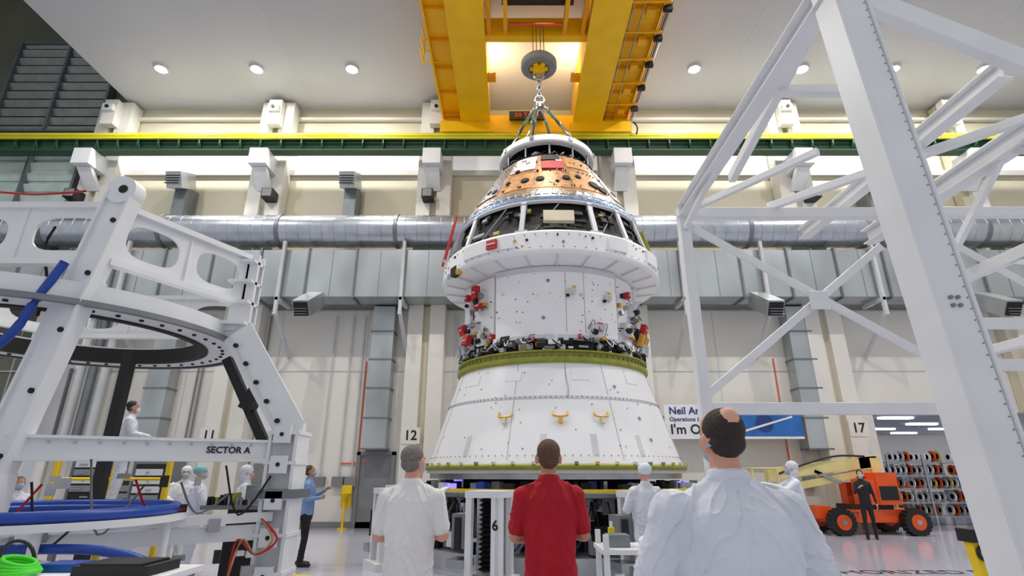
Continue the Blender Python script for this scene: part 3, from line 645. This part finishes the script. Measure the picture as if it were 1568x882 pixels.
b.tube([(-7,5.3,4.55),(-6.2,5.3,4.62),(-5.4,5.3,4.56),(-4.8,5.3,4.6)],0.012,red,6)
b.tube([(-5.3,5.6,4.3),(-5.25,5.5,4.0),(-5.2,5.6,3.6),(-5.1,5.5,3.2)],0.015,dark,6)
b.done(0.006)
b=B('padded_ring_table')
tx,ty=-4.85,5.75
b.torus((tx,ty,1.25),Z,1.3,0.05,blue,64,12); b.lathe(tx,ty,[(1.15,1.14),(1.42,1.14),(1.42,1.2),(1.15,1.2),(1.15,1.14)],white,64)
b.torus((tx,ty,1.22),Z,1.05,0.035,blue,64,10)
for k in range(6): a=math.radians(k*60+15); b.cyl((tx+1.28*math.cos(a),ty+1.28*math.sin(a),0),(tx+1.28*math.cos(a),ty+1.28*math.sin(a),1.14),0.04,0.04,white,12)
b.done()
b=B('hydraulic_power_unit'); b.box(-3.75,-3.3,7.6,8.1,0.0,0.9,dark); b.box(-3.75,-3.3,7.6,8.1,0.9,1.15,black); b.cyl((-3.5,7.7,1.15),(-3.5,7.7,1.45),0.09,0.09,grey,16); b.box(-4.1,-3.35,7.55,8.0,1.15,1.2,grey)
for k in range(12): b.box(-4.05+k*.055,-4.02+k*.055,7.6,7.7+R_(0,.2),1.2,1.25+R_(0,.12),random.choice((olive,dark,steel)))
b.done()
b=B('tool_cart'); b.box(-3.5,-2.3,3.7,4.3,0.0,0.93,grey); b.box(-3.55,-2.25,3.65,4.35,0.93,0.97,signw)
b.box(-2.85,-2.35,3.85,4.2,0.97,1.03,black); b.box(-2.8,-2.4,3.85,4.15,1.03,1.045,dark); b.box(-3.2,-2.95,4.0,4.2,0.97,1.02,blue)
for k in range(4): b.torus((-3.2,3.85,1.0+0.02*k),(0.1*k,0,1),0.12-0.01*k,0.014,neon,20,6)
b.torus((-3.35,4.0,1.05),(0,1,0.2),0.12,0.012,black,20,6)
for z in (0.3,0.5,0.7): b.box(-3.4,-2.4,3.68,3.7,z,z+0.015,black)
b.done()
b=B('work_platform'); b.box(-8.6,-6.3,9.4,10.6,1.0,1.08,steel)
for x in (-8.5,-7.4,-6.4):
    for y in (9.5,10.5): b.box(x-.04,x+.04,y-.04,y+.04,0,2.0 if y>10 else 1.0,safety if y>10 else galvd)
for z in (1.5,2.0): b.cyl((-8.5,10.5,z),(-6.4,10.5,z),0.03,0.03,safety,8)
b.beam((-8.5,9.5,0.1),(-6.4,9.5,0.95),0.06,0.06,safety); b.done()
# ---------------- RIGHT TRUSS ----------------
b=B('steel_truss_tower')
xl,xr,yf,yb,zt=2.95,6.6,3.65,8.0,5.72
A0,A1=V((3.22,yf,0)),V((2.84,yf,7.3))
b.beam(A0,A1,0.24,0.24,white,(0,1,0)); 
for o in (-0.135,0.135): b.beam(A0+V((o,0,0)),A1+V((o,0,0)),0.28,0.025,white,(1,0,0))
for k in range(90): 
    p=A0.lerp(A1,k/90); b.cyl(p+V((0.1,-0.122,0)),p+V((0.1,-0.128,0)),0.005,0.005,grey,8)
for k in range(4): p=A0.lerp(A1,0.37+0.008*(k//2))+V((-0.02+0.05*(k%2),-0.122,0)); b.cyl(p,p+V((0,-0.015,0)),0.014,0.014,grey,10)
b.beam((xr,yf,0),(xr,yf,7.2),0.2,0.2,white); b.beam((xl-0.1,yb,0),(xl-0.1,yb,zt+0.1),0.17,0.17,white); b.beam((xr,yb,0),(xr,yb,zt+0.1),0.17,0.17,white)
b.ibeam((xl-0.1,yf-0.3,zt),(xl-0.1,yb,zt),0.2,0.22,0.025,white); b.ibeam((xr,yf,zt),(xr,yb+1,zt),0.24,0.28,0.03,white)
b.beam((xl-0.1,yb,zt-0.02),(xr,yb,zt-0.02),0.16,0.17,white); b.beam((xl-0.1,yb,2.5),(xr,yb,2.5),0.14,0.17,white)
b.beam((xl+0.02,yb,5.45),(xr,yb,3.1),0.06,0.12,white); b.beam((xr-0.5,yb+0.08,5.15),(xl,yb+0.08,2.72),0.06,0.12,white); b.box(4.68,4.98,yb-0.06,yb-0.03,4.02,4.32,white)
b.beam((xl-0.1,yb-0.1,5.4),(xl-0.1,6.4,zt-0.05),0.08,0.08,white); b.beam((xl+0.0,7.9,zt),(xl+1.2,6.2,zt),0.08,0.1,white)
b.beam((xl+0.3,6.9,zt),(xl+0.05,4.1,zt+0.1),0.1,0.14,white); b.beam((xl-0.05,5.0,zt),(xl+1.05,5.0,zt),0.12,0.1,white)
b.beam((xl+0.1,yf,5.65),(4.7,yf,4.7),0.1,0.2,white); b.beam((xl+0.1,yf,6.2),(5.2,yf+0.2,6.0),0.08,0.1,white)
b.beam((xr,yf,4.3),(xr,yb+0.2,4.3),0.12,0.16,white); b.beam((xr,yf,3.2),(xr,yb,3.2),0.12,0.12,white); b.beam((xr,yb-0.2,4.35),(xr,6.2,zt-0.1),0.08,0.1,white); b.beam((xr,4.4,4.3),(xr,6.0,zt-0.1),0.08,0.1,white)
b.beam((xr,4.6,3.25),(xr,6.6,4.3),0.07,0.08,white); b.ibeam((xr-0.9,5.0,zt+0.3),(xr-0.9,9.5,zt+0.3),0.2,0.22,0.025,white); b.beam((4.3,yb,zt+0.1),(xr,5.5,zt+0.1),0.1,0.12,white)
b.beam((xr-0.2,yb,3.8),(xr+2,yb,3.8),0.12,0.16,white); b.beam((xr,yb,zt),(xr+2.5,yb,zt),0.14,0.16,white); b.beam((xr,yb,3.15),(xr+2.5,yb,3.15),0.14,0.16,white)
b.beam((xr,yb,5.6),(xr+2.4,yb,3.9),0.06,0.1,white)
for x,y in ((3.22,yf),(xr,yf),(xl-0.1,yb),(xr,yb)): b.box(x-0.25,x+0.25,y-0.25,y+0.25,0,0.03,white)
b.done(0.006)
b=B('stanchion_post'); b.cyl((3.95,4.9,0),(3.95,4.9,0.03),0.17,0.17,black,24); b.beam((3.95,4.9,0),(3.85,4.9,1.1),0.09,0.09,safety); b.box(3.79,3.93,4.82,4.98,1.06,1.16,black); b.torus((3.88,4.84,0.98),Y,0.05,0.015,black); b.done()
# ---------------- BOOM LIFT ----------------
b=B('boom_lift')
def wheel(x,y):
    b.cyl((x,y-0.15,0.38),(x,y+0.15,0.38),0.38,0.38,black,28); b.cyl((x,y-0.17,0.38),(x,y+0.17,0.38),0.22,0.22,orange,20); b.cyl((x,y-0.18,0.38),(x,y+0.18,0.38),0.08,0.08,steel,12)
    for k in range(20):
        a=2*math.pi*k/20; b.obox((x+0.39*math.cos(a),y,0.38+0.39*math.sin(a)),(0.03,0.3,0.06),V((math.cos(a),0,math.sin(a))),Y,V((-math.sin(a),0,math.cos(a))),black)
for x in (9.05,11.3):
    for y in (15.75,17.1): wheel(x,y)
b.box(8.8,11.7,15.95,16.9,0.35,0.72,orange); b.box(8.5,9.0,16.1,16.8,0.45,0.8,orange); b.box(9.6,10.9,16.0,16.85,0.72,0.86,black)
b.box(9.9,10.9,15.85,16.3,0.86,1.6,orange); b.box(9.9,10.9,16.6,17.0,0.86,1.5,orange); b.box(10.4,11.05,15.8,17.0,0.86,1.8,orange); b.box(10.45,11.0,15.78,15.8,1.0,1.4,black)
b.beam((10.9,16.45,2.15),(7.3,16.45,1.75),0.3,0.34,cream); b.beam((10.8,16.45,1.3),(10.8,16.45,2.25),0.3,0.36,cream); b.beam((10.7,16.45,1.85),(8.0,16.45,1.35),0.22,0.22,cream); b.beam((9.6,16.35,1.5),(8.8,16.35,1.85),0.1,0.1,steel)
b.box(10.3,11.0,16.3,16.6,1.9,2.3,cream); b.box(7.5,8.1,16.25,16.65,1.1,1.5,cream)
for x in (6.7,7.5):
    for y in (16.1,16.9): b.box(x-.025,x+.025,y-.025,y+.025,0.9,1.95,cream)
for z in (0.92,1.4,1.93):
    for y in (16.1,16.9): b.cyl((6.7,y,z),(7.5,y,z),0.025,0.025,cream,8)
    for x in (6.7,7.5): b.cyl((x,16.1,z),(x,16.9,z),0.025,0.025,cream,8)
b.box(6.7,7.5,16.1,16.9,0.88,0.92,grey); b.text('LIFT',(9.5,15.84,0.56),X,Z,0.24,inkm)
b.tube([(10.5,16.3,2.3),(9.5,16.25,2.3),(8.3,16.25,2.0),(7.6,16.3,1.75)],0.03,black)
b.v=[(8.5+(v[0]-8.5)*.9,16.5+(v[1]-16.5)*.9,v[2]*.9) for v in b.v]
b.done()
b=B('floor_lettering')
b.text('AUTHORIZED PERSONNEL',(7.6,10.2,0.004),V((1,0.0,0)),V((0,1,0)),0.5,inkm,'CENTER')
b.add([(-4.6,10.2,0.004),(-1.9,9.3,0.004),(-1.9,9.4,0.004),(-4.6,10.3,0.004)],[(0,1,2,3)],safety); b.done()
for ob,wd in BEV:
    m=ob.modifiers.new('bevel','BEVEL'); m.width=wd; m.segments=1; m.limit_method='ANGLE'; m.angle_limit=math.radians(60)
# ---------------- PEOPLE ----------------
POSE={'down':(V((.25,-.02,1.17)),V((.27,.06,.92))),'crossed':(V((.232,.03,1.18)),V((.05,.235,1.2))),'crossed2':(V((.232,.03,1.17)),V((.04,.26,1.14))),
 'wide':(V((.285,.02,1.16)),V((.07,.25,1.16))),'reach':(V((.27,.2,1.3)),V((.22,.44,1.4))),'phone':(V((.23,.08,1.2)),V((.1,.29,1.34))),'work':(V((.26,.1,1.19)),V((.16,.33,1.16)))}
def hand(b,w,d,n,thumb,m,s=1.0):
    d=d.normalized(); n=(n-d*n.dot(d)).normalized(); sd=n.cross(d).normalized()*thumb
    R=Matrix((sd,d,n)).transposed()
    b.ell(w+d*.05*s,(.042*s,.055*s,.018*s),m,R,12,8)
    for k,(o,L) in enumerate(((.031,.068),(.011,.078),(-.010,.073),(-.029,.056))):
        p=w+d*.085*s+sd*o*s; q=p+(d*.9+n*.45).normalized()*L*.55*s; r=q+(d*.45+n*.9).normalized()*L*.5*s
        b.limb(w+d*.05*s+sd*o*.8*s,p,.010*s,.0105*s,m,8); b.limb(p,q,.0105*s,.0095*s,m,8); b.limb(q,r,.0095*s,.008*s,m,8)
    p=w+d*.02*s+sd*.025*s; q=p+(d*.6+sd*.7+n*.2).normalized()*.045*s; r=q+(d*.9+sd*.2+n*.3).normalized()*.035*s
    b.limb(p,q,.014*s,.012*s,m,8); b.limb(q,r,.012*s,.009*s,m,8)
def person(name,x,y,rz,H=1.78,bulk=1.0,R='down',L='down',top=shw,bottom=trk,skin=skin1,hair=haird,style='short',sleeve='short',z0=0,yaw=0,pitch=0,mask=None,vox=0.013,fold=0.004,belly=0.0,glove=None,stride=0.0,loose=0.0,head_s=1.0,slope=0.015):
    if time.time()-T0>500: print('SKIPPED',name); return
    b=B(name); k=bulk; lo=loose; k2=k*(1-slope*2.5)
    b.loft([(.90 if lo<.01 else .80,.172*k+lo,.128*k+lo,0),(1.0,.170*k+lo,.128*k+belly*.7+lo,belly*.5),(1.1,.166*k+lo,.122*k+belly+lo,belly*.5),(1.22,.176*k+lo,.122*k+belly*.5+lo,belly*.2),(1.33,.186*k+lo*.8,.124*k+lo*.6,0),(1.42-slope*.5,.178*k2+lo*.5,.115*k+lo*.4,-.005),(1.475-slope*.4,.138*k2,.09*k,-.008),(1.515,.09,.07,-.01),(1.535,.06,.058,-.01)],top)
    b.limb((0,-.012,1.48),(0,.002,1.62),.058*(.5+.5*k),.054*(.5+.5*k),skin)
    b.loft([(1.50,.082*(.5+.5*k),.078*(.5+.5*k),-.012),(1.545,.074*(.5+.5*k),.072*(.5+.5*k),-.014),(1.562,.07*(.5+.5*k),.068*(.5+.5*k),-.016),(1.564,.05,.05,-.01)],top,20,2)
    shx=.185*k
    for sg,ps in ((1,R),(-1,L)):
        e,w=POSE[ps] if isinstance(ps,str) else ps
        e=V(((e.x+(shx-.185))*sg,e.y,e.z)); w=V(((w.x+(shx-.185)*.6)*sg,w.y+belly*.6,w.z))
        sh=V((shx*sg,0,1.445-slope))
        b.limb((.05*sg,-.012,1.51),(shx*.85*sg,-.005,1.472-slope*1.3),.038*(.6+.4*k),.048*(.6+.4*k),top)
        b.limb((.1*sg,0,1.41-slope*.5),sh,.072*(.5+.5*k),.066*(.4+.6*k)+lo*.4,top)
        if sleeve=='short':
            c=sh.lerp(e,.8); b.limb(sh,c,.064*k,.06*k,top); b.limb(c,e,.047*k,.044*k,skin); b.limb(e,e.lerp(w,.35),.045*k,.044*k,skin); b.limb(e.lerp(w,.35),w,.044*k,.029*k,skin)
        else:
            b.limb(sh,e,.063*(.4+.6*k)+lo*.6,.052*k+lo*.6,top); b.limb(e,w,.052*k+lo*.6,.036*k+lo*.4,top); b.limb(w,w+(w-e).normalized()*.02,.033,.029,skin if not glove else glove)
        hd=(w-e).normalized()
        if ps in('crossed','crossed2','wide'): hd=(hd+V((-.6*sg,.0,.1))).normalized(); n=V((0,-1,0))
        elif ps=='down': n=V((-sg,0,0))
        else: n=V((-.3*sg,0,-1))
        cross=n.cross(hd)
        up=V((0,.4,1)) if ps!='down' else V((0,1,0))
        t=1 if cross.dot(up)>0 else -1
        hand(b,w+(w-e).normalized()*.02,hd,n,t,glove or skin)
    b.loft([(.80,.14*k+lo,.11*k+lo,-.005),(.88,.168*k+lo,.122*k+lo,-.005),(.98,.16*k+lo,.118*k+lo,0),(1.02,.15*k,.11*k,0)],bottom)
    for sg in (1,-1):
        st=stride*sg
        hp=V((.09*k*sg,0,.88)); kn=V((.10*sg,.02+st*.5,.49)); an=V((.105*sg,st-.02,.09))
        b.limb(hp,kn,.092*k+lo*.6,.062*k+lo,bottom); b.limb(kn,an+Z*.02,.062*k+lo,.05+lo*.6,bottom)
        b.limb(an+V((0,.0,-.035)),an+V((.01*sg,.16,-.052)),.046,.034,shoe); b.limb(an+V((0,-.03,-.04)),an+V((0,.05,-.04)),.045,.045,shoe)
    hb=B('h'); S_=head_s
    hb.ell((0,-.012,1.705),(.077,.097,.094),skin,None,24,16); hb.ell((0,.022,1.655),(.062,.072,.085),skin,None,20,14); hb.ell((0,.062,1.598),(.032,.03,.022),skin)
    hb.limb((0,.085,1.69),(0,.108,1.65),.008,.014,skin,10); hb.ell((0,.083,1.712),(.055,.012,.012),skin)
    for sg in (1,-1):
        hb.ell((.081*sg,-.005,1.668),(.014,.022,.036),skin,Matrix.Rotation(-.35*sg,3,'Z')); hb.ell((.03*sg,.083,1.688),(.013,.01,.009),eyew); hb.ell((.03*sg,.092,1.688),(.0055,.004,.006),eyed); hb.ell((.032*sg,.086,1.706),(.02,.009,.004),hair)
    hb.ell((0,.09,1.622),(.024,.01,.007),lip)
    if style in('short','bald'):
        hb.ell((0,-.026,1.722),(.082,.095,.085),hair,None,24,16); hb.ell((0,-.045,1.665),(.073,.062,.056),hair,None,20,12)
        if style=='bald': hb.ell((.0,-.074,1.755),(.04,.048,.049),skin,None,24,14); hb.ell((0,.045,1.73),(.062,.056,.07),skin,None,24,14)
    elif style=='long':
        hb.ell((0,-.026,1.72),(.088,.1,.09),hair,None,24,14); hb.ell((0,-.06,1.62),(.085,.06,.13),hair,None,20,12)
    elif style=='cap':
        hb.ell((0,-.03,1.735),(.098,.115,.09),capm,None,24,14)
    elif style=='hood':
        hb.ell((0,-.03,1.72),(.1,.112,.105),top,None,24,14); hb.ell((0,-.035,1.62),(.095,.09,.1),top,None,24,14)
    elif style=='bluecap': hb.ell((0,-.03,1.73),(.1,.115,.092),capb,None,24,14)
    if mask: hb.ell((0,.066,1.635),(.056,.05,.05),mask,None,20,12); hb.torus((0,.0,1.65),(0,.15,1),.083,.003,mask,28,6)
    Rm=Matrix.Rotation(math.radians(yaw),3,'Z')@Matrix.Rotation(math.radians(pitch),3,'X'); piv=V((0,-.01,1.58))
    hb.v=[tuple(piv+Rm@((V(v)-piv)*S_)) for v in hb.v]
    o=len(b.v); b.v.extend(hb.v)
    for f,mi in zip(hb.f,hb.mi): b.f.append([o+q for q in f]); b.mi.append(b.mat(hb.mats[mi])); b.sm.append(True)
    s=H/1.8; b.v=[(v[0]*s,v[1]*s,v[2]*s) for v in b.v]
    me=b.mesh(); ob=bpy.data.objects.new(name,me); scene.collection.objects.link(ob)
    rm=ob.modifiers.new('r','REMESH'); rm.mode='VOXEL'; rm.voxel_size=vox; rm.use_smooth_shade=True
    sm=ob.modifiers.new('s','SMOOTH'); sm.factor=.5; sm.iterations=3 if vox<.01 else 1
    dg=bpy.context.evaluated_depsgraph_get()
    nm=bpy.data.meshes.new_from_object(ob.evaluated_get(dg))
    tree=BVHTree.FromPolygons(b.v,b.f)
    nm.materials.clear()
    for m in b.mats: nm.materials.append(m)
    cloth={b.mats.index(m) for m in (top,bottom) if m in b.mats}
    for p in nm.polygons:
        h=tree.find_nearest(p.center); p.material_index=b.mi[h[2]]; p.use_smooth=True
    isc=[0]*len(nm.vertices)
    for p in nm.polygons:
        v=1 if (p.material_index in cloth and p.center.z<1.53*s) else -9
        for q in p.vertices: isc[q]+=v
    sd=V((x*3.1,y*1.7,0))
    nrm=[v.normal.copy() for v in nm.vertices]
    for v in nm.vertices:
        if isc[v.index]>0:
            c=v.co.copy()
            w0=noise.noise(c*3.0+sd)
            w1=noise.noise(V((c.x*13+c.z*5*math.copysign(1,c.x),c.y*9,c.z*4+w0*2))+sd); w2=noise.noise(V((c.x*6,c.y*6,c.z*17+w0*5+abs(c.x)*9))+sd*2)
            r1=max(0,1-abs(w1)*5.5); r2=max(0,1-abs(w2)*6)
            v.co=c+nrm[v.index]*(fold*(r1*r1*1.5+r2*r2*1.1*max(.25,min(1,(1.42-c.z)*4))-.6+w0*1.0))
    bpy.data.objects.remove(ob); bpy.data.meshes.remove(me)
    nm.name=name; ob=bpy.data.objects.new(name,nm); scene.collection.objects.link(ob)
    ob.location=(x,y,z0); ob.rotation_euler=(0,0,math.radians(rz))
    return ob
person('man_white_polo',-0.74,4.2,-8,1.80,1.03,'crossed','crossed2',shw,jean,skin1,hairg,'short',yaw=-16,vox=0.007,fold=.006,belly=.04,mask=maskb)
person('man_red_polo',0.26,4.0,0,1.83,1.0,'crossed','crossed2',shr,trk,skin2,hairb,'short',pitch=6,vox=0.007,fold=.006,mask=maskb)
person('man_white_coat',0.93,2.45,3,1.86,1.28,'wide','wide',gown,trk,skin1,haird,'bald',sleeve='long',yaw=4,vox=0.0068,fold=.0065,belly=.05,loose=.03,mask=maskb,head_s=1.04,slope=.045)
person('man_blue_shirt',-3.85,10.8,-80,1.75,1.0,'crossed','phone',shb,trk,skin2,hairb,'short',sleeve='long',mask=maskb,stride=.03,yaw=10,pitch=8,vox=.011)
person('woman_black_outfit',9.25,15.0,150,1.68,.85,'phone','down',trk,trk,skin1,hairk,'long',sleeve='long',mask=maskb,stride=.1)
person('cleanroom_technician',-6.3,10.9,-150,1.72,1.0,'work','down',gown,gown,skin1,haird,'cap',sleeve='long',mask=maskb,loose=.03,fold=.008)
person('cleanroom_technician',-5.45,9.9,-60,1.72,1.0,'work','work',gown,gown,skin1,haird,'bluecap',sleeve='long',mask=maskb,loose=.03,fold=.008)
person('cleanroom_technician',-7.9,9.1,-120,1.55,.95,'work','work',gown,gown,skin2,hairk,'short',sleeve='long',mask=maskb,loose=.02,fold=.008)
person('cleanroom_technician',-6.95,9.95,-60,1.78,1.0,'work','work',gown,gown,skin2,hairk,'short',sleeve='long',mask=capm,loose=.02,z0=1.08,fold=.008,yaw=10)
person('cleanroom_technician',-4.45,9.5,-70,1.72,1.0,'down','work',gown,gown,skin1,haird,'hood',sleeve='long',loose=.03,fold=.008)
person('cleanroom_technician',1.85,7.9,15,1.72,.95,'work','work',gown,gown,skin1,haird,'cap',sleeve='long',loose=.03,vox=.011,fold=.008,mask=maskb)
person('cleanroom_technician',5.15,10.4,80,1.80,1.0,'reach','reach',gown,gown,skin1,haird,'hood',sleeve='long',loose=.03,vox=.011,fold=.008,glove=capm,mask=maskb)
person('cleanroom_technician',-1.55,9.3,-35,1.72,1.0,'reach','reach',gown,gown,skin1,haird,'cap',sleeve='long',loose=.03,fold=.008,glove=capm)
person('cleanroom_technician',3.5,8.9,25,1.72,1.0,'reach','reach',gown,gown,skin1,haird,'hood',sleeve='long',loose=.03,fold=.008,glove=capm)

w=bpy.data.worlds.new('World'); scene.world=w; w.use_nodes=True
bg=w.node_tree.nodes['Background']; bg.inputs[0].default_value=(0.94,0.96,1,1); bg.inputs[1].default_value=0.58
cam=bpy.data.cameras.new('camera'); co=bpy.data.objects.new('camera',cam); scene.collection.objects.link(co)
co.location=(0,0,1.6); co.rotation_euler=(math.radians(90+19.2),0,0); cam.lens=18.71; cam.sensor_width=36; cam.clip_end=200
scene.camera=co
scene.view_settings.view_transform='Standard'
print('TIMING total',time.time()-T0)
